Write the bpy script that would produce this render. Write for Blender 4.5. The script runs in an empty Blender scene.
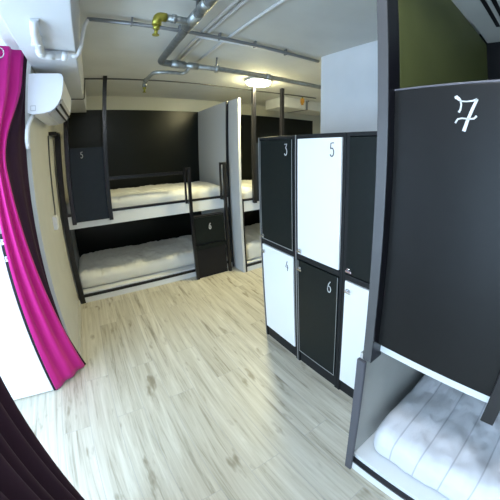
import bpy, bmesh, math, random
import numpy as np
from mathutils import Vector, Matrix, noise

C = bpy.context.scene.collection
PI = math.pi
random.seed(7)

# ------------------------------------------------------------------ materials
def mat(name, col, rough=0.5, metal=0.0, spec=0.5, bump=0.0, bscale=60.0, var=0.0, vscale=6.0, emit=None, estr=0.0,
        coat=0.0, sheen=0.0):
    m = bpy.data.materials.new(name); m.use_nodes = True
    nt = m.node_tree; N = nt.nodes; L = nt.links
    b = N['Principled BSDF']
    b.inputs['Base Color'].default_value = (*col, 1)
    b.inputs['Roughness'].default_value = rough
    b.inputs['Metallic'].default_value = metal
    b.inputs['Specular IOR Level'].default_value = spec
    b.inputs['Coat Weight'].default_value = coat
    b.inputs['Sheen Weight'].default_value = sheen
    tc = N.new('ShaderNodeTexCoord')
    if var > 0:
        n = N.new('ShaderNodeTexNoise'); n.inputs['Scale'].default_value = vscale; n.inputs['Detail'].default_value = 5
        L.new(tc.outputs['Object'], n.inputs['Vector'])
        r = N.new('ShaderNodeValToRGB')
        r.color_ramp.elements[0].position = .3; r.color_ramp.elements[1].position = .7
        r.color_ramp.elements[0].color = (*[c * (1 - var) for c in col], 1)
        r.color_ramp.elements[1].color = (*[min(1, c * (1 + var)) for c in col], 1)
        L.new(n.outputs['Fac'], r.inputs['Fac']); L.new(r.outputs['Color'], b.inputs['Base Color'])
    if bump > 0:
        n = N.new('ShaderNodeTexNoise'); n.inputs['Scale'].default_value = bscale; n.inputs['Detail'].default_value = 4
        L.new(tc.outputs['Object'], n.inputs['Vector'])
        bp = N.new('ShaderNodeBump'); bp.inputs['Strength'].default_value = bump; bp.inputs['Distance'].default_value = .01
        L.new(n.outputs['Fac'], bp.inputs['Height']); L.new(bp.outputs['Normal'], b.inputs['Normal'])
    if emit:
        b.inputs['Emission Color'].default_value = (*emit, 1); b.inputs['Emission Strength'].default_value = estr
    return m

def quilt_mat(name, col, pitch, stitch_shade):
    """ticking with cross rows of stitching, groove shade painted in, every `pitch` metres"""
    m = mat(name, col, .85, bump=.7, bscale=20, sheen=.1)
    nt = m.node_tree; N = nt.nodes; L = nt.links; b = N['Principled BSDF']
    tc = N.new('ShaderNodeTexCoord'); s = N.new('ShaderNodeSeparateXYZ'); L.new(tc.outputs['Object'], s.inputs[0])
    pp = N.new('ShaderNodeMath'); pp.operation = 'PINGPONG'; L.new(s.outputs['X'], pp.inputs[0]); pp.inputs[1].default_value = pitch / 2
    r = N.new('ShaderNodeMapRange'); L.new(pp.outputs[0], r.inputs['Value'])
    r.inputs['From Min'].default_value = .0018; r.inputs['From Max'].default_value = .0055
    mx = N.new('ShaderNodeMix'); mx.data_type = 'RGBA'; L.new(r.outputs['Result'], mx.inputs['Factor'])
    mx.inputs[6].default_value = (*stitch_shade, 1); mx.inputs[7].default_value = (*col, 1)  # stitch rows, darkened to paint in the shade of the seam grooves
    L.new(mx.outputs[2], b.inputs['Base Color'])
    return m

def floor_mat():
    m = bpy.data.materials.new('oak laminate'); m.use_nodes = True
    nt = m.node_tree; N = nt.nodes; L = nt.links; b = N['Principled BSDF']
    tc = N.new('ShaderNodeTexCoord')
    mp = N.new('ShaderNodeMapping'); mp.inputs['Rotation'].default_value = (0, 0, PI / 2); mp.inputs['Location'].default_value = (.37, .06, 0)
    L.new(tc.outputs['Object'], mp.inputs['Vector'])
    br = N.new('ShaderNodeTexBrick')
    br.offset = .37; br.offset_frequency = 2
    br.inputs['Scale'].default_value = 1.0
    br.inputs['Brick Width'].default_value = 1.25; br.inputs['Row Height'].default_value = .19
    br.inputs['Mortar Size'].default_value = .0016; br.inputs['Mortar Smooth'].default_value = .3
    br.inputs['Color1'].default_value = (0, 0, 0, 1); br.inputs['Color2'].default_value = (1, 1, 1, 1)
    br.inputs['Mortar'].default_value = (.35, .35, .35, 1)
    L.new(mp.outputs['Vector'], br.inputs['Vector'])
    # grain, stretched along the planks and shifted per plank
    sc = N.new('ShaderNodeMapping'); sc.inputs['Scale'].default_value = (1.3, 24, 1)
    L.new(mp.outputs['Vector'], sc.inputs['Vector'])
    ad = N.new('ShaderNodeVectorMath'); ad.operation = 'MULTIPLY_ADD'
    L.new(br.outputs['Color'], ad.inputs[0]); ad.inputs[1].default_value = (13, 7, 5); L.new(sc.outputs['Vector'], ad.inputs[2])
    g = N.new('ShaderNodeTexNoise'); g.inputs['Scale'].default_value = 1.0; g.inputs['Detail'].default_value = 8; g.inputs['Roughness'].default_value = .68
    g.inputs['Distortion'].default_value = .6
    L.new(ad.outputs[0], g.inputs['Vector'])
    r = N.new('ShaderNodeValToRGB'); e = r.color_ramp.elements
    e[0].position = .27; e[0].color = (.225, .195, .14, 1)
    e[1].position = .68; e[1].color = (.68, .645, .545, 1)
    k = e.new(.46); k.color = (.53, .49, .39, 1)
    L.new(g.outputs['Fac'], r.inputs['Fac'])
    # knots
    sc2 = N.new('ShaderNodeMapping'); sc2.inputs['Scale'].default_value = (2.6, 8, 1)
    L.new(mp.outputs['Vector'], sc2.inputs['Vector'])
    ad2 = N.new('ShaderNodeVectorMath'); ad2.operation = 'MULTIPLY_ADD'
    L.new(br.outputs['Color'], ad2.inputs[0]); ad2.inputs[1].default_value = (5, 3, 2); L.new(sc2.outputs['Vector'], ad2.inputs[2])
    vo = N.new('ShaderNodeTexNoise'); vo.inputs['Scale'].default_value = 1.5; vo.inputs['Detail'].default_value = 3
    L.new(ad2.outputs[0], vo.inputs['Vector'])
    r2 = N.new('ShaderNodeValToRGB'); e2 = r2.color_ramp.elements
    e2[0].position = .27; e2[0].color = (.48, .44, .37, 1); e2[1].position = .38; e2[1].color = (1, 1, 1, 1)
    L.new(vo.outputs['Fac'], r2.inputs['Fac'])
    mx = N.new('ShaderNodeMix'); mx.data_type = 'RGBA'; mx.blend_type = 'MULTIPLY'; mx.inputs['Factor'].default_value = .85
    L.new(r.outputs['Color'], mx.inputs[6]); L.new(r2.outputs['Color'], mx.inputs[7])
    # plank to plank tone
    r3 = N.new('ShaderNodeValToRGB'); e3 = r3.color_ramp.elements
    e3[0].color = (.90, .895, .88, 1); e3[1].color = (1.0, 1.0, 1.0, 1)
    L.new(br.outputs['Color'], r3.inputs['Fac'])
    mx2 = N.new('ShaderNodeMix'); mx2.data_type = 'RGBA'; mx2.blend_type = 'MULTIPLY'; mx2.inputs['Factor'].default_value = 1
    L.new(mx.outputs[2], mx2.inputs[6]); L.new(r3.outputs['Color'], mx2.inputs[7])
    mx3 = N.new('ShaderNodeMix'); mx3.data_type = 'RGBA'; mx3.blend_type = 'MIX'
    L.new(br.outputs['Fac'], mx3.inputs['Factor']); L.new(mx2.outputs[2], mx3.inputs[6]); mx3.inputs[7].default_value = (.42, .40, .36, 1)
    L.new(mx3.outputs[2], b.inputs['Base Color'])
    b.inputs['Roughness'].default_value = .42
    bp = N.new('ShaderNodeBump'); bp.inputs['Strength'].default_value = .12; bp.inputs['Distance'].default_value = .004
    L.new(g.outputs['Fac'], bp.inputs['Height']); L.new(bp.outputs['Normal'], b.inputs['Normal'])
    return m

def back_wall_mat():
    """black paint up to a height of 2.31 m and along the bunks, bare pale plaster elsewhere"""
    m = bpy.data.materials.new('two tone wall'); m.use_nodes = True
    nt = m.node_tree; N = nt.nodes; L = nt.links; b = N['Principled BSDF']
    g = N.new('ShaderNodeNewGeometry'); s = N.new('ShaderNodeSeparateXYZ'); L.new(g.outputs['Position'], s.inputs[0])
    a = N.new('ShaderNodeMath'); a.operation = 'LESS_THAN'; L.new(s.outputs['Z'], a.inputs[0]); a.inputs[1].default_value = 2.31
    c = N.new('ShaderNodeMath'); c.operation = 'LESS_THAN'; L.new(s.outputs['X'], c.inputs[0]); c.inputs[1].default_value = 4.17
    d = N.new('ShaderNodeMath'); d.operation = 'MULTIPLY'; L.new(a.outputs[0], d.inputs[0]); L.new(c.outputs[0], d.inputs[1])
    mx = N.new('ShaderNodeMix'); mx.data_type = 'RGBA'; L.new(d.outputs[0], mx.inputs['Factor'])
    mx.inputs[6].default_value = (.52, .52, .46, 1); mx.inputs[7].default_value = (.006, .0075, .005, 1)
    L.new(mx.outputs[2], b.inputs['Base Color']); b.inputs['Roughness'].default_value = .32; b.inputs['Specular IOR Level'].default_value = .25
    return m

M = {}
M['floor'] = floor_mat()
M['ceiling'] = mat('painted concrete ceiling', (.60, .60, .565), .8, bump=.15, bscale=14, var=.06, vscale=2.5)
M['wall'] = mat('beige white wall paint', (.55, .54, .49), .7, bump=.08, bscale=50, var=.03)
M['wall_white'] = mat('white wall paint', (.74, .74, .74), .75, bump=.06, bscale=50)
M['column'] = mat('pale grey wall paint', (.62, .63, .65), .75, bump=.05, bscale=50, var=.02)
M['wall_two'] = back_wall_mat()
M['black_wall'] = mat('black wall paint', (.005, .005, .006), .6, spec=.2)
M['black'] = mat('black lacquered timber', (.007, .007, .010), .45, spec=.3, bump=.03, bscale=120)
M['steel_black'] = mat('black powder coated steel', (.007, .007, .010), .28)
M['charcoal'] = mat('charcoal laminate', (.0095, .0095, .0095), .38, spec=.17, bump=.05, bscale=220, var=.06, vscale=20)
M['slate'] = mat('slate laminate', (.016, .022, .032), .45, spec=.2, bump=.05, bscale=220, var=.06, vscale=20)
M['locker_dark'] = mat('dark grey locker laminate', (.009, .012, .0115), .38, spec=.16, bump=.06, bscale=260, var=.08, vscale=30)
M['locker_frame'] = mat('black grey locker carcass', (.013, .014, .015), .5, spec=.2, bump=.04, bscale=200)
M['locker_white'] = mat('white locker laminate', (.80, .81, .82), .35)
M['edge'] = mat('silver edge trim', (.42, .43, .44), .35, metal=.6)
M['edge_grey'] = mat('grey edge band', (.075, .075, .09), .5)
M['band'] = mat('satin grey edge band', (.065, .066, .07), .25)
M['lamp_tinted'] = mat('lamp tinted dark panel', (.090, .100, .028), .55, bump=.03, bscale=120, var=.05)  # dark panel; the lamp's greenish light is put into the base colour
M['white'] = mat('white melamine board', (.76, .77, .77), .42, bump=.02, bscale=200)
M['panel_white'] = mat('grey white melamine board', (.58, .585, .59), .5, bump=.02, bscale=200)
M['inner'] = mat('pale grey bunk end board', (.47, .475, .45), .55, bump=.06, bscale=140, var=.04)
M['mattress'] = quilt_mat('white quilted ticking', (.70, .70, .74), .14, (.48, .48, .52))
M['mattress_far'] = mat('off white mattress ticking', (.74, .735, .69), .85, bump=.25, bscale=30, sheen=.2)
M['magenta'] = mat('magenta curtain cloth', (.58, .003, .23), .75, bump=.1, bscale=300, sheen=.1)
M['magenta_shade'] = mat('shaded magenta curtain cloth', (.021, .0015, .012), .9, bump=.1, bscale=300)  # darkened copy of the magenta cloth, shade put into the colour
M['pvc'] = mat('white plastic pipe', (.74, .75, .76), .4)
M['ac'] = mat('white plastic housing', (.82, .83, .86), .32)
M['ac_grey'] = mat('grey white louvre plastic', (.50, .50, .52), .45)
M['dark'] = mat('dark gap', (.01, .01, .012), .6)
M['steel'] = mat('galvanised steel pipe', (.34, .36, .36), .44, metal=.85, bump=.1, bscale=40, var=.2, vscale=25)
M['steel_dark'] = mat('dull zinc pipe', (.20, .21, .21), .4, metal=.7, bump=.1, bscale=40, var=.2, vscale=25)
M['conduit'] = mat('grey steel conduit', (.26, .27, .28), .4, metal=.6)
M['conduit_pale'] = mat('pale grey conduit', (.62, .62, .62), .45)
M['cable'] = mat('dark cable sheath', (.10, .10, .095), .6)
M['brass'] = mat('olive brass', (.34, .31, .05), .35, metal=.7)
M['orange'] = mat('orange brass', (.75, .36, .05), .4, metal=.3)
M['chrome'] = mat('polished chrome', (.75, .75, .76), .18, metal=1.0)
M['figure'] = mat('silver white figure', (.52, .53, .53), .4)
M['figure_dark'] = mat('dark grey figure', (.06, .06, .065), .5)
M['door_white'] = mat('white door paint', (.86, .87, .88), .4)
M['lamp'] = mat('lamp diffuser', (.9, .9, .85), .5, emit=(1.0, .91, .50), estr=225.0)
M['lamp_cool'] = mat('lamp diffuser neutral', (.9, .9, .9), .5, emit=(.88, .94, 1.0), estr=92.0)
M['pinkish'] = mat('pinkish grey reflection', (.33, .27, .29), .3)

# ------------------------------------------------------------------ mesh helpers
def nb(): return bmesh.new()

def box(bm, x0, x1, y0, y1, z0, z1, bev=0.003, mi=0):
    t = bmesh.new()
    bmesh.ops.create_cube(t, size=1)
    sx, sy, sz = x1 - x0, y1 - y0, z1 - z0
    for v in t.verts: v.co = Vector(((v.co.x + .5) * sx + x0, (v.co.y + .5) * sy + y0, (v.co.z + .5) * sz + z0))
    bev = min(bev, .35 * min(sx, sy, sz))
    if bev > 0: bmesh.ops.bevel(t, geom=t.edges[:], offset=bev, segments=2, profile=.6, affect='EDGES')
    merge(bm, t, mi)

def merge(bm, t, mi=0, smooth=False):
    vm = {}
    for v in t.verts: vm[v] = bm.verts.new(v.co)
    for f in t.faces:
        try:
            g = bm.faces.new([vm[v] for v in f.verts]); g.material_index = mi if mi >= 0 else f.material_index; g.smooth = smooth or f.smooth
        except ValueError: pass
    t.free()

def tube(bm, pts, r, n=14, mi=0, closed=False, cap=True):
    pts = [Vector(p) for p in pts]
    rr = r if isinstance(r, (list, tuple)) else [r] * len(pts)
    rings = []; up = None; m = len(pts)
    for i, p in enumerate(pts):
        if closed: d = (pts[(i + 1) % m] - pts[i - 1]).normalized()
        elif i == 0: d = (pts[1] - p).normalized()
        elif i == m - 1: d = (p - pts[-2]).normalized()
        else: d = ((p - pts[i - 1]).normalized() + (pts[i + 1] - p).normalized()).normalized()
        if up is None: up = d.orthogonal().normalized()
        else:
            up = up - d * up.dot(d)
            up = up.normalized() if up.length > 1e-6 else d.orthogonal().normalized()
        s = d.cross(up)
        rings.append([bm.verts.new(p + rr[i] * (math.cos(2 * PI * k / n) * up + math.sin(2 * PI * k / n) * s)) for k in range(n)])
    rng = range(m if closed else m - 1)
    for i in rng:
        a, b = rings[i], rings[(i + 1) % m]
        for k in range(n):
            f = bm.faces.new((a[k], a[(k + 1) % n], b[(k + 1) % n], b[k])); f.smooth = True; f.material_index = mi
    if cap and not closed:
        for q in (rings[0][::-1], rings[-1]):
            f = bm.faces.new(q); f.material_index = mi

def bend(pts, rad, n=6):
    """round the corners of a polyline"""
    pts = [Vector(p) for p in pts]; out = [pts[0]]
    for i in range(1, len(pts) - 1):
        a, b, c = pts[i - 1], pts[i], pts[i + 1]
        r = min(rad, .45 * (a - b).length, .45 * (c - b).length)
        p0 = b + (a - b).normalized() * r; p1 = b + (c - b).normalized() * r
        for k in range(n + 1):
            t = k / n; out.append(p0 * (1 - t) ** 2 + b * 2 * t * (1 - t) + p1 * t * t)
    out.append(pts[-1]); return out

def cyl(bm, p0, p1, r, n=20, mi=0): tube(bm, [p0, p1], r, n, mi)

def prism(bm, prof, x0, x1, axis='y', mi=0, bev=0.0):
    """extrude a closed 2D profile along an axis; profile points are (a, z)"""
    t = bmesh.new()
    def P(a, z, s): return (s, a, z) if axis == 'x' else (a, s, z)
    A = [t.verts.new(P(a, z, x0)) for a, z in prof]; B = [t.verts.new(P(a, z, x1)) for a, z in prof]
    n = len(prof)
    for k in range(n):
        t.faces.new((A[k], A[(k + 1) % n], B[(k + 1) % n], B[k]))
    t.faces.new(A[::-1]); t.faces.new(B)
    bmesh.ops.recalc_face_normals(t, faces=t.faces[:])
    if bev: bmesh.ops.bevel(t, geom=[e for e in t.edges if len(e.link_faces) == 2 and e.calc_face_angle(0) > .7], offset=bev, segments=2, affect='EDGES')
    merge(bm, t, mi)

def obj(name, bm, m, parent=None, loc=(0, 0, 0)):
    bmesh.ops.recalc_face_normals(bm, faces=bm.faces[:])
    me = bpy.data.meshes.new(name); bm.to_mesh(me); bm.free()
    for k in (m if isinstance(m, (list, tuple)) else [m]): me.materials.append(M[k] if isinstance(k, str) else k)
    o = bpy.data.objects.new(name, me); C.objects.link(o); o.location = loc
    if parent is not None: o.parent = parent
    return o

def tag(o, label, cat, group=None):
    o['label'] = label; o['category'] = cat
    if group: o['group'] = group
    return o

def thing(name, label, cat, loc=(0, 0, 0), rz=0, group=None):
    o = bpy.data.objects.new(name, None); C.objects.link(o)
    o.location = loc; o.rotation_euler = (0, 0, rz); o.empty_display_size = .1
    return tag(o, label, cat, group)

def struct(name, bm, m, label=None, cat=None):
    o = obj(name, bm, m); o['kind'] = 'structure'
    o['label'] = label or name.replace('_', ' '); o['category'] = cat or name.split('_')[0]
    return o

def bx(*a, **k):
    b = nb(); box(b, *a, **k); return b

# hand drawn figures as raised strokes: unit box, x right, y up
def arc(cx, cy, rx, ry, a0, a1, n=14):
    return [(cx + rx * math.cos(math.radians(a0 + (a1 - a0) * k / n)), cy + ry * math.sin(math.radians(a0 + (a1 - a0) * k / n))) for k in range(n + 1)]
GLYPH = {
    '3': [[(.08, .97), (.62, 1.0), (.34, .62)], arc(.32, .31, .32, .31, 75, -150)],
    '4': [[(.42, 1.0), (.02, .36), (.66, .36)], [(.50, .66), (.46, 0)]],
    '5': [[(.62, 1.0), (.14, .98), (.08, .58)], arc(.30, .30, .32, .31, 130, -150)],
    '6': [[(.52, 1.0), (.22, .74), (.04, .36)], arc(.32, .28, .29, .28, 165, 525, 20)],
    '8': [arc(.32, .76, .24, .23, -90, 270, 18), arc(.32, .27, .31, .27, 90, 450, 20)],
}
def figure_mesh(strokes, w, h, wd=.10, th=.0015):
    """strokes lie in the local XZ plane, facing -Y; wd = stroke width in units of h (or a list per point)"""
    bm = nb()
    for st in strokes:
        ws = wd
        if isinstance(st, tuple): st, ws = st
        P = [Vector((x * w, 0, y * h)) for x, y in st]
        L_, R_ = [], []
        for i, p in enumerate(P):
            d = (P[min(i + 1, len(P) - 1)] - P[max(i - 1, 0)]).normalized()
            nrm = Vector((-d.z, 0, d.x)); hw = .5 * h * (ws[i] if isinstance(ws, (list, tuple)) else ws)
            L_.append(p + nrm * hw); R_.append(p - nrm * hw)
        o = Vector((0, -th, 0))
        a = [bm.verts.new(v + o) for v in L_]; b = [bm.verts.new(v + o) for v in R_]
        c = [bm.verts.new(v) for v in L_]; d_ = [bm.verts.new(v) for v in R_]
        for i in range(len(P) - 1):
            bm.faces.new((a[i], a[i + 1], b[i + 1], b[i]))
            bm.faces.new((c[i], c[i + 1], a[i + 1], a[i])); bm.faces.new((b[i], b[i + 1], d_[i + 1], d_[i]))
        bm.faces.new((a[0], b[0], d_[0], c[0])); bm.faces.new((a[-1], c[-1], d_[-1], b[-1]))
    return bm
def figure(ch, w, h, parent, loc, rz=0, m='figure', wd=.10):
    o = obj('number', figure_mesh(GLYPH[ch], w, h, wd), m, parent, loc); o.rotation_euler = (0, 0, rz)
    o['label'] = f'pale figure {ch}' if m == 'figure' else f'dark figure {ch}'
    return o
# the fancy seven with serif and crossbar
SEVEN = [([(.02, .97), (.10, .985), (.20, .93), (.30, .86)], [.07, .10, .09, .055]),
         ([(.27, .88), (.31, .76), (.27, .62), (.20, .55)], [.05, .045, .05, .06]),
         ([(.28, .865), (.55, .845), (.80, .86), (.98, .90)], [.04, .035, .045, .06]),
         ([(.98, .90), (.78, .62), (.60, .34), (.44, .02)], [.08, .085, .09, .10]),
         ([(.06, .25), (.16, .36), (.34, .385), (.62, .36), (.86, .37), (.97, .44)], [.05, .045, .04, .04, .05, .06])]

# ------------------------------------------------------------------ dimensions
H = 2.51
XW = -.46          # face of the left wall
YB = 4.597         # face of the back wall

# ------------------------------------------------------------------ room shell
struct('floor', bx(-2.2, 5.2, -1.8, 4.8, -.12, 0, bev=0), 'floor', 'pale oak laminate plank floor', 'floor')
struct('ceiling', bx(-2.2, 5.2, -1.8, 4.8, H, H + .12, bev=0), 'ceiling', 'grey painted concrete ceiling', 'ceiling')
struct('wall_left', bx(XW - .14, XW, 2.28, YB, 0, H, bev=.004), 'wall', 'beige wall between curtain and back bunk', 'wall')
struct('wall_left_near', bx(XW - .14, XW, -1.72, -1.0, 0, H, bev=.004), 'wall', 'wall behind the camera beside the opening', 'wall')
struct('wall_niche_far', bx(-2.1, XW - .141, 2.28, 2.42, 0, H, bev=0), 'wall_white', 'far side wall of the window niche', 'wall')
struct('wall_niche_near', bx(-2.1, XW - .141, -1.14, -1.0, 0, H, bev=0), 'wall_white', 'near side wall of the window niche', 'wall')
b = nb()
box(b, -2.1, -2.0, -1.0, 2.28, 0, .12, bev=0); box(b, -2.1, -2.0, -1.0, 2.28, 2.2, H, bev=0)
box(b, -2.1, -2.0, -1.0, -.75, .12, 2.2, bev=0); box(b, -2.1, -2.0, 1.95, 2.28, .12, 2.2, bev=0)
struct('wall_window', b, 'wall_white', 'outer wall with the balcony window opening', 'wall')
b = nb()
for y0, y1, z0, z1 in ((-.75, 1.95, .12, .17), (-.75, 1.95, 2.15, 2.2), (-.75, -.70, .17, 2.15), (1.90, 1.95, .17, 2.15)):
    box(b, -2.08, -2.02, y0, y1, z0, z1)
struct('window_1', b, 'white', 'white frame of the balcony window opening', 'window')
struct('wall_back', bx(-.6, 5.0, YB, YB + .12, 0, H, bev=0), 'wall_two', 'black painted back wall with grey band on top', 'wall')
struct('wall_right', bx(4.9, 5.02, 1.95, YB, 0, H, bev=0), 'wall', 'pale far right wall', 'wall')
struct('wall_column', bx(1.77, 5.0, .53, 1.845, 0, H, bev=.004), 'column', 'pale grey wall block behind the lockers', 'wall')
struct('wall_bunk_side', bx(2.03, 2.15, -1.72, .53, 0, H, bev=0), 'black_wall', 'black wall along the inside of bunk seven', 'wall')
struct('wall_front', bx(-2.1, 2.15, -1.84, -1.72, 0, H, bev=0), 'wall_white', 'wall behind the camera', 'wall')
# ceiling beam over the left wall, with a shallower strip in front of the opening
b = nb(); box(b, XW, -.135, -1.72, YB, 2.275, H, bev=.006)
o = struct('ceiling_beam', b, 'column', 'boxed ceiling beam along the left wall', 'beam')
b = nb(); box(b, XW - .14, XW - .001, -1.0, 2.279, 2.36, H, bev=.012)
struct('beam_lintel', b, 'wall_white', 'white lintel above the curtained opening', 'lintel')
struct('baseboard_left', bx(XW, XW + .012, 2.30, 3.46, 0, .06), 'wall', 'low beige baseboard on the left wall', 'baseboard')

# ------------------------------------------------------------------ mattresses
def mattress(name, label, L_, D_, T, seam, m, loc, rz=0, wr=.006, seed=0, group='mattresses on the bunks'):
    """length on X, depth on Y; quilted with cross seams, rounded edges"""
    bm = nb(); nu = int(round(L_ / .010)); prof = []
    r = min(.075, T * .42)
    def corner(cx, cz, a0): return [(cx + r * math.cos(math.radians(a0 + 90 * k / 5)), cz + r * math.sin(math.radians(a0 + 90 * k / 5))) for k in range(6)]
    prof += corner(r, T - r, 180)[::-1] if False else []
    front = [(0, r + (T - 2 * r) * k / 4) for k in range(1, 4)]
    c1 = [(r - r * math.cos(math.radians(90 * k / 6)), T - r + r * math.sin(math.radians(90 * k / 6))) for k in range(7)]
    n_top = int(D_ / .022)
    top = [(r + (D_ - 2 * r) * k / n_top, T) for k in range(1, n_top)]
    c2 = [(D_ - r + r * math.sin(math.radians(90 * k / 6)), T - r + r * math.cos(math.radians(90 * k / 6))) for k in range(7)]
    back = [(D_, T - r - (T - 2 * r) * k / 4) for k in range(1, 4)]
    c3 = [(D_ - r + r * math.cos(math.radians(90 * k / 4)), r - r * math.sin(math.radians(90 * k / 4))) for k in range(5)]
    bot = [(D_ - r - (D_ - 2 * r) * k / 6, 0) for k in range(1, 6)]
    c4 = [(r - r * math.sin(math.radians(90 * k / 4)), r - r * math.cos(math.radians(90 * k / 4))) for k in range(5)]
    prof = front + c1 + top + c2 + back + c3 + bot + c4
    n = len(prof); rings = []
    for i in range(nu + 1):
        x = L_ * i / nu
        e = min(x, L_ - x); ins = 0
        if e < r: ins = r - math.sqrt(max(0, r * r - (r - e) ** 2))
        s = abs(math.sin(PI * x / seam)); puff = .011 * (s ** .4) - .009
        ring = []
        for a, z in prof:
            cx, cz = D_ / 2, T / 2
            fa = (a - cx) / cx; fz = (z - cz) / cz
            aa = cx + fa * (cx - ins); zz = cz + fz * (cz - ins)
            onTop = max(0, min(1, (z - T * .55) / (T * .3)))
            w = noise.noise(Vector((x * 5 + seed, a * 5, z * 3))) * wr * 1.6 + noise.noise(Vector((x * 19 + seed, a * 11, z * 9))) * wr * .9 + noise.noise(Vector((x * 40 + seed, a * 14, z * 9))) * wr * .35
            zz += onTop * (puff * (1 if seam < L_ else 0) + w + .012 * (1 - fa * fa))
            aa += (1 - onTop) * (w * .45 + .25 * puff) * (-1 if fa < 0 else 1) * (1 if z > .02 else 0)
            ring.append(bm.verts.new((x, aa, max(0, zz))))
        rings.append(ring)
    for i in range(nu):
        for k in range(n):
            f = bm.faces.new((rings[i][k], rings[i][(k + 1) % n], rings[i + 1][(k + 1) % n], rings[i + 1][k])); f.smooth = True
    bm.faces.new(rings[0]); bm.faces.new(rings[-1])
    o = obj(name, bm, m, None, loc); o.rotation_euler = (0, 0, rz)
    return tag(o, label, 'mattress', group)

# ------------------------------------------------------------------ bunk beds
PH = 2.31
def bunk(label, loc, rz, L_, D_, px0, px1, pz0, pz1, tab, zf, posts_top, seven=False, xs=0.0):
    t = thing('bunk_bed', label, 'bunk bed', loc, rz, 'built-in bunk beds')
    yo = .058 if seven else 0.0          # how far the upper front sits behind the base front
    obj('base_board', bx(xs, L_, 0, .022, 0, .070), 'white', t)
    obj('base_rail', bx(xs, L_, -.004, .026, .074 if seven else .070, .090 if seven else .100), 'steel_black', t)
    obj('bed_platform', bx(xs, L_, .022, D_, .085, .118), 'white', t)
    obj('upper_fascia', bx(xs, L_, yo, yo + .025, zf, zf + .14), 'white', t)
    obj('upper_rail', bx(xs, L_, yo - .006, yo + .03, zf + .14, zf + .168), 'steel_black', t)
    obj('upper_platform', bx(xs, L_, yo + .025, D_, zf + .02, zf + .055), 'white', t)
    y0, y1 = (0.0, .07) if seven else (-.05, 0.0)
    for x, w, top in ((px0, .04 if seven else .045, posts_top[0]), (px1, .045, posts_top[1])):
        b = nb(); box(b, x, x + w, y0, y1, tab, top)
        obj('panel_post', b, 'steel_black', t)
    if seven: obj('post_edge_band', bx(.0005, .0395, -.003, -.0002, tab + .004, H - .002, bev=.0008), 'band', t)['label'] = 'grey front band of the post'
    ym = .045 if seven else -.030
    b = nb(); box(b, px0 + .0405 + (0 if seven else .005), px1 - .0005, ym - .012, ym + .008, pz0, pz1)
    p = obj('privacy_panel', b, 'charcoal' if seven else 'slate', t)
    if seven:
        obj('panel_edge', bx(px0 + .0405 + (0 if seven else .005), px1 - .0005, ym - .013, ym + .009, pz1, pz1 + .006, bev=.001), 'edge_grey', p)
    return t, p

# --- bunk A: back left, against the left wall
LA, DA = 2.05, 1.127
bunkA, panA = bunk('black and white double bunk against the left wall, panel and steps at its ends',
                   (-.44, 3.47, 0), 0, LA, DA, .10, .51, .955, 1.74, .935, .88, (2.275, H))
obj('end_panel', bx(LA - .012, LA + .012, .02, DA, 0, PH), 'panel_white', bunkA)['label'] = 'pale grey end panel'
obj('end_post', bx(LA - .014, LA + .014, -.012, .019, 0, PH), 'steel_black', bunkA)['label'] = 'black front edge of the end panel'
obj('wall_board', bx(-.018, -.002, .03, DA, .12, .88), 'inner', bunkA)
b = nb(); box(b, -.005, .055, -.005, .055, 0, 1.90)
obj('corner_post', b, 'steel_black', bunkA)
obj('wall_bracket', bx(-.018, .055, -.33, -.006, 1.865, 1.90), 'steel_black', bunkA)
b = nb(); box(b, .556, 1.425, -.03, -.004, 1.375, 1.41)
obj('guard_rail', b, 'steel_black', bunkA)
figure('5', .036, .062, panA, (.265, -.0425, 1.635), m='conduit_pale')
for (xa, xb, ztop, zb2) in ((1.412, 1.485, 1.455, 1.02), (1.882, 1.96, 1.50, 1.02)):
    b = nb(); box(b, xb - .028, xb + .010, -.125, -.085, 0, ztop)
    box(b, xa, xa + .022, -.12, -.09, zb2, ztop); box(b, xa, xb, -.12, -.09, ztop - .03, ztop)
    box(b, xb - .02, xb, -.09, -.006, 1.00, 1.035)
    o = obj('ladder_rail', b, 'steel_black', bunkA)

# --- step box between the ladder rails
SX, SY = 1.695, -.06
st = obj('step_box', bx(SX - .205, SX + .222, SY - .035, SY + .055, 0, .835), 'black', bunkA)
obj('upper_door', bx(SX - .195, SX + .212, SY - .047, SY - .0355, .475, .82), 'locker_dark', st)
obj('lower_door', bx(SX - .195, SX + .212, SY - .047, SY - .0355, .04, .395), 'black', st)
obj('step', bx(SX - .205, SX + .222, SY - .075, SY - .0355, .405, .455), 'locker_dark', st)
figure('6', .042, .075, st, (SX + .0, SY - .048, .655), m='figure', wd=.16)

mattress('mattress', 'off white mattress on the upper deck of the left back bunk', 1.97, .95, .235, .30, 'mattress_far', (-.40, 3.515, .936), 0, .008, 1)
mattress('mattress', 'off white mattress on the lower deck of the left back bunk', 2.00, .93, .185, .30, 'mattress_far', (-.43, 3.56, .119), 0, .012, 5)

# --- bunk B: next to it, set forward, mostly behind the lockers
LB, DB = 2.05, 1.405
bunkB, panB = bunk('double bunk set forward beyond the lockers, long white end panel showing',
                   (1.626, 3.19, 0), 0, LB, DB, .195, .645, .975, 1.74, .955, .85, (H, H), xs=.0365)
obj('end_panel', bx(0.0, .036, -.012, DB, 0, PH), 'panel_white', bunkB)['label'] = 'pale grey end panel with bright front edge'
obj('corner_post', bx(.037, .058, -.012, .03, 0, 1.02), 'steel_black', bunkB)
obj('far_end_panel', bx(LB - .03, LB, .03, DB, 0, 1.6), 'black', bunkB)
mattress('mattress', 'white mattress on the upper deck behind the hanging panel of the forward bunk', 1.93, .95, .25, .30, 'mattress_far', (1.69, 3.235, .906), 0, .008, 9)
mattress('mattress', 'white mattress on the lower deck between white end panel and lockers', 1.93, .95, .25, .30, 'mattress_far', (1.69, 3.235, .119), 0, .010, 12)

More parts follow.
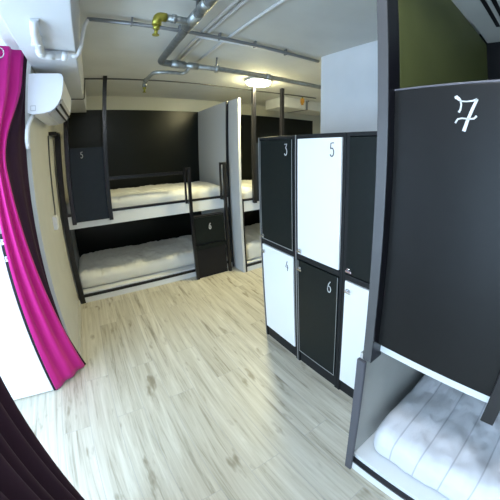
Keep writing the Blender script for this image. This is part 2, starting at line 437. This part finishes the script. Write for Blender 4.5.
# --- bunk seven: right foreground, front facing the aisle
L7, D7 = 2.05, 1.285
bunk7, pan7 = bunk('nearest bunk bed with large charcoal panel numbered seven', (.74, .51, 0), -PI / 2, L7, D7,
                   .0, .487, .915, 1.83, .835, .862, (H, H), seven=True)
obj('end_panel', bx(-.016, -.0005, 0.0, D7, 0, .86), 'inner', bunk7)['label'] = 'pale inside end board'
obj('end_panel_edge', bx(-.018, .022, -.016, -.0005, 0, .834), 'edge_grey', bunk7)['label'] = 'grey front edge band'
obj('upper_end_panel', bx(.0280, .0395, .0705, D7, 1.035, 2.42), 'lamp_tinted', bunk7)['label'] = 'dark end panel with greenish lamp tint in its colour'
o = obj('number', figure_mesh(SEVEN, .066, .098), 'figure', pan7, (.237, .0325, 1.698)); o['label'] = 'silver figure 7 with curled serif and crossbar'
mattress('mattress', 'white quilted mattress in the lower deck under panel seven', 1.98, .98, .215, .14, 'mattress', (.82, .468, .119), -PI / 2, .012, 20)

# ------------------------------------------------------------------ lockers
def locker(label, y_far, y_near, up_white, fig_up, fig_lo, c1=1.127, lz=1.737, depth=.48, seam_edge=True):
    """front faces -X. local: x along the row (0 = far side), y depth, rotated -90 degrees"""
    w = y_far - y_near - .003
    t = thing('locker', label, 'locker', (c1, y_far, 0), -PI / 2, 'lockers in a row')
    b = nb()
    box(b, 0, .022, 0, depth, .0, lz); box(b, w - .022, w, 0, depth, 0, lz)
    box(b, .022, w - .022, 0, depth, lz - .022, lz); box(b, .022, w - .022, 0, depth, .905, .94)
    box(b, .022, w - .022, .01, depth, 0, .115); box(b, .022, w - .022, depth - .015, depth, .115, lz - .022)
    obj('body', b, 'locker_frame', t)
    if fig_up:
      b = nb(); box(b, -.0015, .005, -.004, .0, .0, lz, bev=.001)
      obj('edge_trim', b, 'edge', t)
    for nm, z0, z1, white, fg in (('upper_door', .948, lz - .026, up_white, fig_up), ('lower_door', .118, .900, not up_white, fig_lo)):
        x0, x1 = .026, w - .026
        d = obj(nm, bx(x0, x1, -.006, .012, z0, z1, bev=.002), 'locker_white' if white else 'locker_dark', t)
        d['label'] = ('white ' if white else 'dark grey ') + nm.replace('_', ' ')
        if not white and fig_up:
            b = nb()
            for a in ((x0, x0 + .005, z0, z1), (x1 - .004, x1, z0, z1), (x0 + .005, x1 - .004, z0, z0 + .006)):
                box(b, a[0], a[1], -.0085, -.0062, a[2], a[3], bev=.0008)
            obj('door_edging', b, 'edge', d)['label'] = 'silver edging'
        zk = z0 + .028 if nm == 'upper_door' else z1 - .055
        b = nb(); cyl(b, (x0 + .026, -.0062, zk), (x0 + .026, -.016, zk), .013, 18)
        cyl(b, (x0 + .026, -.016, zk), (x0 + .026, -.026, zk), .008, 14)
        box(b, x0 + .019, x0 + .062, -.031, -.025, zk - .006, zk + .007, bev=.002)
        obj('lock', b, 'chrome', d)['label'] = 'chrome cam lock with lever'
        if fg:
            figure(fg, .046, .075, d, (x1 - .085, -.0065, z1 - (.105 if nm == 'upper_door' else .125)), m='figure_dark' if white else 'figure', wd=.085)
    return t
locker('farthest locker, dark door three above white door four', 1.857, 1.404, False, '3', '4')
locker('middle locker, white door five above dark door six', 1.404, .974, True, '5', '6')
locker('locker half hidden by bunk seven post, dark upper door over white lower door', .974, .537, False, None, None)

# ------------------------------------------------------------------ door leaf and niche
d1 = thing('door_1', 'white door leaf standing open beside the magenta curtain', 'door', (-.69, 2.08, 0)); d1['kind'] = 'structure'
obj('leaf', bx(-.86, -.004, 0, .04, .008, 2.1), 'door_white', d1)
b = nb(); box(b, -.003, .03, .0, .055, .0, 1.22)
obj('door_edge', b, 'black', d1)
b = nb(); box(b, -.003, .03, .0, .055, 1.221, 2.1)
obj('edge_reflection', b, 'pinkish', d1)  # reflection in the door edge, painted as a pinkish strip
for z in (1.06, 1.17):
    b = nb(); box(b, .004, .026, -.008, .0, z - .018, z + .018, bev=.002); cyl(b, (.015, -.008, z), (.015, -.022, z), .008, 12)
    obj('door_latch', b, 'chrome', d1)

# ------------------------------------------------------------------ curtains on a rod
def cloth(name, rows, m2, parent, th=.004):
    """rows: list of lists of points, same count each; two sided sheet with thickness"""
    bm = nb()
    nr, nc = len(rows), len(rows[0])
    F = [[bm.verts.new(p) for p in r] for r in rows]
    B = []
    for i in range(nr):
        q = []
        for j in range(nc):
            a = Vector(rows[i][max(j - 1, 0)]); c = Vector(rows[i][min(j + 1, nc - 1)])
            t = c - a; nrm = Vector((-t.y, t.x, 0)); nrm = nrm.normalized() if nrm.length > 1e-9 else Vector((1, 0, 0))
            q.append(bm.verts.new(Vector(rows[i][j]) + nrm * th))
        B.append(q)
    for i in range(nr - 1):
        for j in range(nc - 1):
            f = bm.faces.new((F[i][j], F[i][j + 1], F[i + 1][j + 1], F[i + 1][j])); f.smooth = True; f.material_index = 0
            f = bm.faces.new((B[i][j], B[i + 1][j], B[i + 1][j + 1], B[i][j + 1])); f.smooth = True; f.material_index = 1
    for i in range(nr - 1):
        for j in (0, nc - 1):
            bm.faces.new((F[i][j], F[i + 1][j], B[i + 1][j], B[i][j]))
    for j in range(nc - 1):
        for i in (0, nr - 1):
            bm.faces.new((F[i][j], B[i][j], B[i][j + 1], F[i][j + 1]))
    return obj(name, bm, m2, parent)

def lerp(a, b, t): return a + (b - a) * t
cur = thing('curtain', 'magenta curtain bunched beside the white door leaf', 'curtain', (-.55, 2.15, 0), 0, 'curtains of the opening')
rows = []; rows2 = []
NZ = 46
for i in range(NZ):
    f = i / (NZ - 1); z = lerp(.022, 2.335, f)
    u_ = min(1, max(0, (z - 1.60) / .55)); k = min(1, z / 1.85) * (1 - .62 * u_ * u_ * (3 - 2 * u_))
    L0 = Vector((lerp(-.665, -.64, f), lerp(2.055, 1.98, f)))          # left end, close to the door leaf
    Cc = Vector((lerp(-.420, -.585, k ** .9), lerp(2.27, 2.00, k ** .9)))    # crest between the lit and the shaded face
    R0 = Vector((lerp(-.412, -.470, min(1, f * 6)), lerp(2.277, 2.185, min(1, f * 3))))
    row = []; row2 = []
    n1, n2 = 60, 26
    d1_ = (Cc - L0); p1 = Vector((-d1_.y, d1_.x)).normalized()
    for j in range(n1 + 1):
        s = j / n1
        q = L0 + d1_ * s
        amp = (.011 + .016 * min(1, f * 4)) * math.sin(PI * min(1, s * 3, (1 - s) * 6)/2) * (1 - .4 * f)
        q = q + p1 * (-amp) * math.sin(2 * PI * (2.3 * s + .25 * f))
        row.append((q.x + .55, q.y - 2.15, z))
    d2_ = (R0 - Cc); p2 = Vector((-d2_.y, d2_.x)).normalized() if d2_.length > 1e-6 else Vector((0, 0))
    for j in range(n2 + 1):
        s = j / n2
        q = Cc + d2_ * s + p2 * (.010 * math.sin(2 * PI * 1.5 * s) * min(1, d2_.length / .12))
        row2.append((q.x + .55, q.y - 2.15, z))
    rows.append(row); rows2.append(row2)
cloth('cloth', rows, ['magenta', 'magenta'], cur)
cloth('cloth_shade', rows2, ['magenta_shade', 'magenta_shade'], cur)['label'] = 'magenta cloth face with shade in its colour'  # shaded wedge of the curtain, painted with the darkened cloth
for (x, y, z) in ((-.612, 2.028, 2.288),):
    b = nb(); ring = [(x + .55 + .004 * 0 + .030 * math.cos(a) * .75, y - 2.15 + .030 * math.cos(a) * .5, z + .030 * math.sin(a)) for a in [2 * PI * k / 24 for k in range(24)]]
    tube(b, ring, .006, 8, closed=True)
    obj('eyelet', b, 'chrome', cur)

cu2 = thing('curtain', 'magenta curtain edge with shade in its colour, hanging closest, bottom left corner', 'curtain', (-.46, .8, 0), 0, 'curtains of the opening')
rows = []
for i in range(40):
    f = i / 39; z = lerp(.03, 2.2, f); row = []
    for j in range(80):
        s = j / 79
        y = lerp(.935, .55, s)
        x = -.46 + .030 * math.cos(2 * PI * (s * 4.2)) * (.5 + .5 * min(1, s * 8)) - .03 + .012 * math.sin(3 * f + 9 * s)
        row.append((x + .46, y - .8, z))
    rows.append(row)
cloth('cloth', rows, ['magenta', 'magenta_shade'], cu2)  # one face of the cloth has its shade painted in

rod = thing('curtain_rod', 'curtain rod under the white lintel', 'rod', (-.645, .6, 2.27))
b = nb(); cyl(b, (0, -1.595, 0), (0, 1.675, 0), .012, 16)
obj('pole', b, 'chrome', rod)
for y, e in ((-1.595, -.02), (1.655, .02)):
    b = nb(); box(b, -.03, .03, min(y, y + e), max(y, y + e), -.03, .03); obj('end_bracket', b, 'chrome', rod)

# ------------------------------------------------------------------ air conditioner
ac = thing('air_conditioner', 'white split air conditioner on the wall beside the curtain', 'air conditioner', (-.458, 2.2, 1.93))
prof = [(0, .02), (0, .272), (.02, .275), (.205, .275), (.222, .268), (.232, .25), (.234, .20), (.230, .15), (.220, .105), (.204, .07), (.180, .042), (.15, .024), (.10, .012), (.03, .008)]
b = nb(); prism(b, prof, 0, .012, 'y', bev=.002); obj('end_cap', b, 'ac', ac)
b = nb(); prism(b, [(a * .985, .004 + z * .985) for a, z in prof], .012, .758, 'y'); obj('body', b, 'ac', ac)
b = nb(); prism(b, prof, .758, .77, 'y', bev=.002); obj('end_cap', b, 'ac', ac)
def ac_strip(p0, p1, off, th):
    a0, a1 = Vector(p0), Vector(p1); d = (a1 - a0).normalized(); n_ = Vector((d.y, -d.x))
    return [tuple(a0 + n_ * off), tuple(a1 + n_ * off), tuple(a1 + n_ * (off + th)), tuple(a0 + n_ * (off + th))]
b = nb(); prism(b, ac_strip((.130, .018), (.186, .048), .0, .006), .03, .74, 'y'); obj('louver', b, 'ac_grey', ac)
b = nb(); prism(b, ac_strip((.186, .048), (.222, .11), .003, .006), .03, .74, 'y'); obj('louver', b, 'ac_grey', ac)
b = nb()
for q in ((.178, .0425), (.206, .071)):
    prism(b, ac_strip((q[0], q[1]), (q[0] + .010, q[1] + .010), .0035, .007), .025, .745, 'y')
obj('louver_gap', b, 'dark', ac)
b = nb()
for z0, z1, x0, x1 in ((.03, .034, .02, .055), (.061, .065, .02, .055), (.034, .061, .02, .0235), (.034, .061, .0515, .055)):
    box(b, x0, x1, -.0015, 0, z0, z1, bev=0)
obj('badge', b, 'ac_grey', ac)
b = nb(); tube(b, bend([(.03, .05, .012), (.022, -.02, -.03), (.016, -.09, -.09), (.014, -.10, -.16), (.014, -.08, -.21)], .08), .014, 12)
o = obj('drain_hose', b, 'pvc', ac)
# ------------------------------------------------------------------ socket and cable on the left wall
so = thing('wall_socket', 'white socket box on the beige wall left of the black corner post', 'socket', (XW, 2.93, 1.085))
obj('box', bx(0, .035, -.045, .045, -.06, .06, bev=.005), 'ac', so)
obj('cover', bx(.035, .041, -.038, .038, -.05, .05, bev=.003), 'white', so)
b = nb(); tube(b, bend([(.007, .16, .775), (.007, .16, .31), (.008, .15, .075), (.012, .047, .015)], .05), .007, 8)
obj('power_cable', b, 'cable', so)['label'] = 'thin black cable'

# ------------------------------------------------------------------ ceiling services
def pipe(name, label, pts, r, m, rad=.05, n=14, cat='pipe', group='ceiling pipes'):
    b = nb(); tube(b, bend(pts, rad) if len(pts) > 2 else pts, r, n)
    return tag(obj(name, b, m), label, cat, group)
# white plastic pipe under the beam, turning to the conduit
wp = thing('drain_pipe', 'white plastic pipe with elbow under the ceiling beam', 'pipe', (-.33, 1.93, 2.244))
b = nb(); tube(b, bend([(.02, -.44, .030), (.015, -.37, -.002), (.0, .0, 0), (.13, .015, .0)], .03), .022, 16); obj('pipe', b, 'pvc', wp)
b = nb(); tube(b, bend([(-.003, -.075, 0), (.0, .0, 0), (.075, .008, 0)], .045), .0265, 16); obj('elbow', b, 'pvc', wp)
b = nb(); tube(b, [(.115, .0135, 0), (.15, .0165, 0)], .027, 16); obj('coupling', b, 'pvc', wp)
for x, y in ((.001, -.22), (.085, .012)):
    b = nb(); box(b, x - .026, x + .026, y - .009, y + .009, -.024, .031, bev=.004); obj('pipe_clip', b, 'pvc', wp)
# thin dark conduit across the ceiling
cd = thing('conduit', 'thin dark conduit with clips crossing the ceiling from the white pipe', 'conduit', (-.09, 1.91, 2.474), 0, 'ceiling conduits')
b = nb(); tube(b, [(0.005, 0, -.002), (.5, .0, -.002), (1.0, -.01, -.002), (1.858, -.03, -.002)], .013, 12); obj('pipe', b, 'conduit', cd)
b = nb(); tube(b, bend([(-.066, .034, -.230), (-.030, .034, -.226), (-.016, .02, -.18), (-.006, .0, -.05), (.012, 0, -.002)], .05), .0125, 14); obj('flexible_end', b, 'conduit_pale', cd)
for x in (.28, .6, .9, 1.2, 1.5):
    b = nb(); box(b, x - .006, x + .006, -.02, .016, -.017, .036, bev=.002); obj('clip', b, 'conduit', cd)
pipe('conduit', 'pale conduit running just behind the dark clipped conduit towards the grey wall block', [(.66, 1.99, 2.484), (1.2, 1.95, 2.484), (1.769, 1.92, 2.484)], .010, 'conduit_pale', cat='conduit', group='ceiling conduits')
# sprinkler main
sp = thing('sprinkler_pipe', 'large galvanised sprinkler pipe turning a corner under the ceiling', 'pipe', (.50, 2.45, 2.40))
b = nb(); tube(b, bend([(-.02, -4.1, 0), (0.0, -.4, 0), (0, -.0, 0), (.15, 0, 0)], .06), .027, 18); obj('pipe', b, 'steel_dark', sp)
b = nb(); tube(b, [(.15, 0, 0), (.6, -.02, 0), (2.6, -.06, 0)], .024, 18); obj('pipe', b, 'steel', sp)
for (p0, p1, r) in (((-.009, -.98, 0), (-.009, -.78, 0), .033), ((-.012, -1.13, 0), (-.012, -1.04, 0), .031), ((.10, 0, 0), (.22, -.003, 0), .034), ((.25, -.004, 0), (.34, -.008, 0), .031), ((.50, -.016, 0), (.53, -.017, 0), .036), ((1.05, -.03, 0), (1.09, -.031, 0), .033)):
    b = nb(); cyl(b, p0, p1, r, 18); obj('coupling', b, 'steel', sp)
b = nb(); cyl(b, (-.009, -.95, .03), (-.009, -.95, .108), .008, 10); box(b, -.05, .03, -.97, -.93, .098, .109, bev=.002); obj('hanger', b, 'steel_dark', sp)
b = nb(); cyl(b, (.515, -.016, .03), (.515, -.016, .108), .008, 10); obj('hanger', b, 'steel_dark', sp)
# two branches with brass heads
Q = Vector((-.04, -.865, -.005))
b = nb(); cyl(b, (.03, 0, 0), (-.12, .005, .0), .021, 16); cyl(b, (-.06, 0, 0), (-.085, 0, 0), .026, 16); b1 = obj('branch_pipe', b, 'steel', sp, Q)
b = nb(); tube(b, bend([(-.115, .004, 0), (-.165, .006, 0), (-.165, .01, -.05)], .03), .026, 16); obj('elbow', b, 'brass', b1)
b = nb(); cyl(b, (-.165, .01, -.05), (-.165, .012, -.075), .019, 6); cyl(b, (-.165, .012, -.075), (-.165, .014, -.105), .010, 12); cyl(b, (-.165, .014, -.105), (-.165, .014, -.109), .02, 16)
obj('head', b, 'brass', b1)
Q = Vector((.27, .11, -.045))
b = nb(); tube(b, bend([(0, -.112, .03), (-.01, .0, 0), (-.2, .01, 0), (-.285, .06, .0), (-.31, .30, -.01), (-.31, .37, -.025)], .06), .017, 14); b2 = obj('branch_pipe', b, 'steel', sp, Q)
b = nb(); tube(b, bend([(-.31, .31, -.01), (-.31, .385, -.015), (-.31, .39, -.06)], .02), .022, 14); obj('elbow', b, 'steel_dark', b2)
b = nb(); cyl(b, (-.31, .39, -.058), (-.31, .39, -.08), .017, 6); cyl(b, (-.31, .39, -.08), (-.31, .39, -.11), .009, 12); cyl(b, (-.31, .39, -.11), (-.31, .39, -.114), .019, 16)
obj('head', b, 'brass', b2)
# pale conduits lengthwise
for x, l in ((.725, 'first pale lengthwise ceiling conduit right of the sprinkler pipe'), (.685, 'pale lengthwise ceiling conduit closest to the sprinkler pipe'), (.892, 'single pale lengthwise ceiling conduit, third from the sprinkler pipe')):
    pipe('conduit', l, [(x, .6, 2.4985), (x, 2.72, 2.4985)], .0115, 'conduit_pale', cat='conduit', group='ceiling conduits')
b = nb(); tube(b, bend([(-.14, 3.56, 2.502), (.5, 3.5, 2.502), (1.2, 3.47, 2.502), (2.0, 3.5, 2.502), (3.1, 3.35, 2.502)], .2), .008, 8)
tag(obj('ceiling_cable', b, 'cable'), 'thin dark cable across the ceiling above the back bunk', 'cable')
b = nb(); tube(b, bend([(-.128, 3.56, 2.50), (-.128, 3.55, 2.28), (-.14, 3.52, 2.268), (-.44, 3.50, 2.268)], .02), .006, 8)
tag(obj('beam_cable', b, 'cable'), 'thin dark cable wrapped around the ceiling beam', 'cable')

# duct over bunk B
dk = thing('air_duct', 'pale flat duct under the ceiling above the lockers', 'duct', (2.62, 3.6, 2.345))
b = nb(); prism(b, [(0, 0), (.50, 0), (.50, .163), (0, .163)], 0, 1.55, 'x', bev=.004); obj('body', b, 'ceiling', dk)
obj('flange', bx(.48, .52, -.012, .512, -.01, .163), 'conduit', dk)
ov = thing('pipe_valve', 'small orange valve hanging from the ceiling beside the duct', 'valve', (2.86, 3.40, 2.50))
b = nb(); cyl(b, (0, 0, .009), (0, 0, -.03), .012, 12); obj('stem', b, 'brass', ov)
b = nb(); cyl(b, (0, 0, -.03), (0, 0, -.10), .032, 16); cyl(b, (0, 0, -.10), (0, 0, -.13), .02, 12); obj('body', b, 'orange', ov)
b = nb(); cyl(b, (.03, 0, -.05), (.12, -.02, -.06), .012, 10); obj('lever', b, 'chrome', ov)

# ventilation trunking inside bunk seven
vt = thing('ventilation_trunk', 'pale ceiling trunking with dark slot grille inside the nearest bunk', 'duct', (.80, .30, 2.43))
obj('body', bx(0, 1.225, -.07, .165, 0, .078, bev=.006), 'ceiling', vt)
obj('slot_grille', bx(.55, .97, .02, .045, -.004, .004), 'dark', vt)
obj('slot_grille', bx(.55, .97, -.03, -.005, -.004, .004), 'dark', vt)

# ------------------------------------------------------------------ lamps
def lamp(label, loc, m, r=.145, group='round ceiling lamps'):
    t = thing('ceiling_lamp', label, 'lamp', loc, 0, group)
    b = nb(); cyl(b, (0, 0, 0), (0, 0, -.03), r + .012, 40); obj('housing', b, 'white', t)
    b = nb(); tube(b, [(0, 0, -.0302), (0, 0, -.045), (0, 0, -.058), (0, 0, -.066), (0, 0, -.07)], [r, r * .98, r * .88, r * .65, r * .3], 40); obj('diffuser', b, m, t)
    return t
lamp('round glowing ceiling lamp in front of the white partition', (1.78, 2.95, H), 'lamp')
lamp('round ceiling lamp behind the camera', (.10, .20, H), 'lamp_cool')

# ------------------------------------------------------------------ daylight
w = bpy.data.worlds.new('World'); bpy.context.scene.world = w; w.use_nodes = True
w.node_tree.nodes['Background'].inputs['Color'].default_value = (.54, .76, 1.0, 1)
w.node_tree.nodes['Background'].inputs['Strength'].default_value = 10.5
ld = bpy.data.lights.new('window_daylight', 'AREA'); ld.shape = 'RECTANGLE'; ld.size = 2.03; ld.size_y = 2.6; ld.cycles.is_portal = True
lo = bpy.data.objects.new('window_daylight', ld); C.objects.link(lo)
lo.location = (-2.03, .60, 1.16); lo.rotation_euler = (0, -PI / 2, 0)

# ------------------------------------------------------------------ camera: wide fisheye action camera
F_, K_ = 276.5179, .0846
CX, CY, HC = 317.316, 201.6806, 1.6317
cam = bpy.data.cameras.new('camera'); co = bpy.data.objects.new('camera', cam); C.objects.link(co)
cam.type = 'PANO'; cam.panorama_type = 'FISHEYE_LENS_POLYNOMIAL'
cam.sensor_width = 36.0; cam.sensor_height = 36.0; cam.sensor_fit = 'HORIZONTAL'
th = np.linspace(0, 1.45, 400); rmm = F_ * (th + K_ * th ** 3) * 36.0 / 500.0
A = np.stack([rmm, rmm ** 2, rmm ** 3, rmm ** 4], 1)
kk = np.linalg.lstsq(A, th, rcond=None)[0]
cam.fisheye_polynomial_k0 = 0
cam.fisheye_polynomial_k1, cam.fisheye_polynomial_k2, cam.fisheye_polynomial_k3, cam.fisheye_polynomial_k4 = [-float(v) for v in kk]
cam.fisheye_fov = math.radians(200)
cam.shift_x = (250 - CX) / 500; cam.shift_y = -(250 - CY) / 500
cam.clip_start = .02
Fv = Vector((0.6748862004608411, 0.7156291706474714, -0.1800097401418644))
Rv = Vector((0.7287403517786116, -0.6847159544418873, 0.01007776871737433))
Uv = Vector((0.11604359576088115, 0.13798170839335058, 0.9836132024488781))
m = Matrix((Rv, Uv, -Fv)).transposed().to_4x4(); m.translation = Vector((0, 0, HC))
co.matrix_world = m
bpy.context.scene.camera = co

vs = bpy.context.scene.view_settings
vs.view_transform = 'Standard'; vs.look = 'None'; vs.gamma = 1.0; vs.use_curve_mapping = False
vs.exposure = 0.0
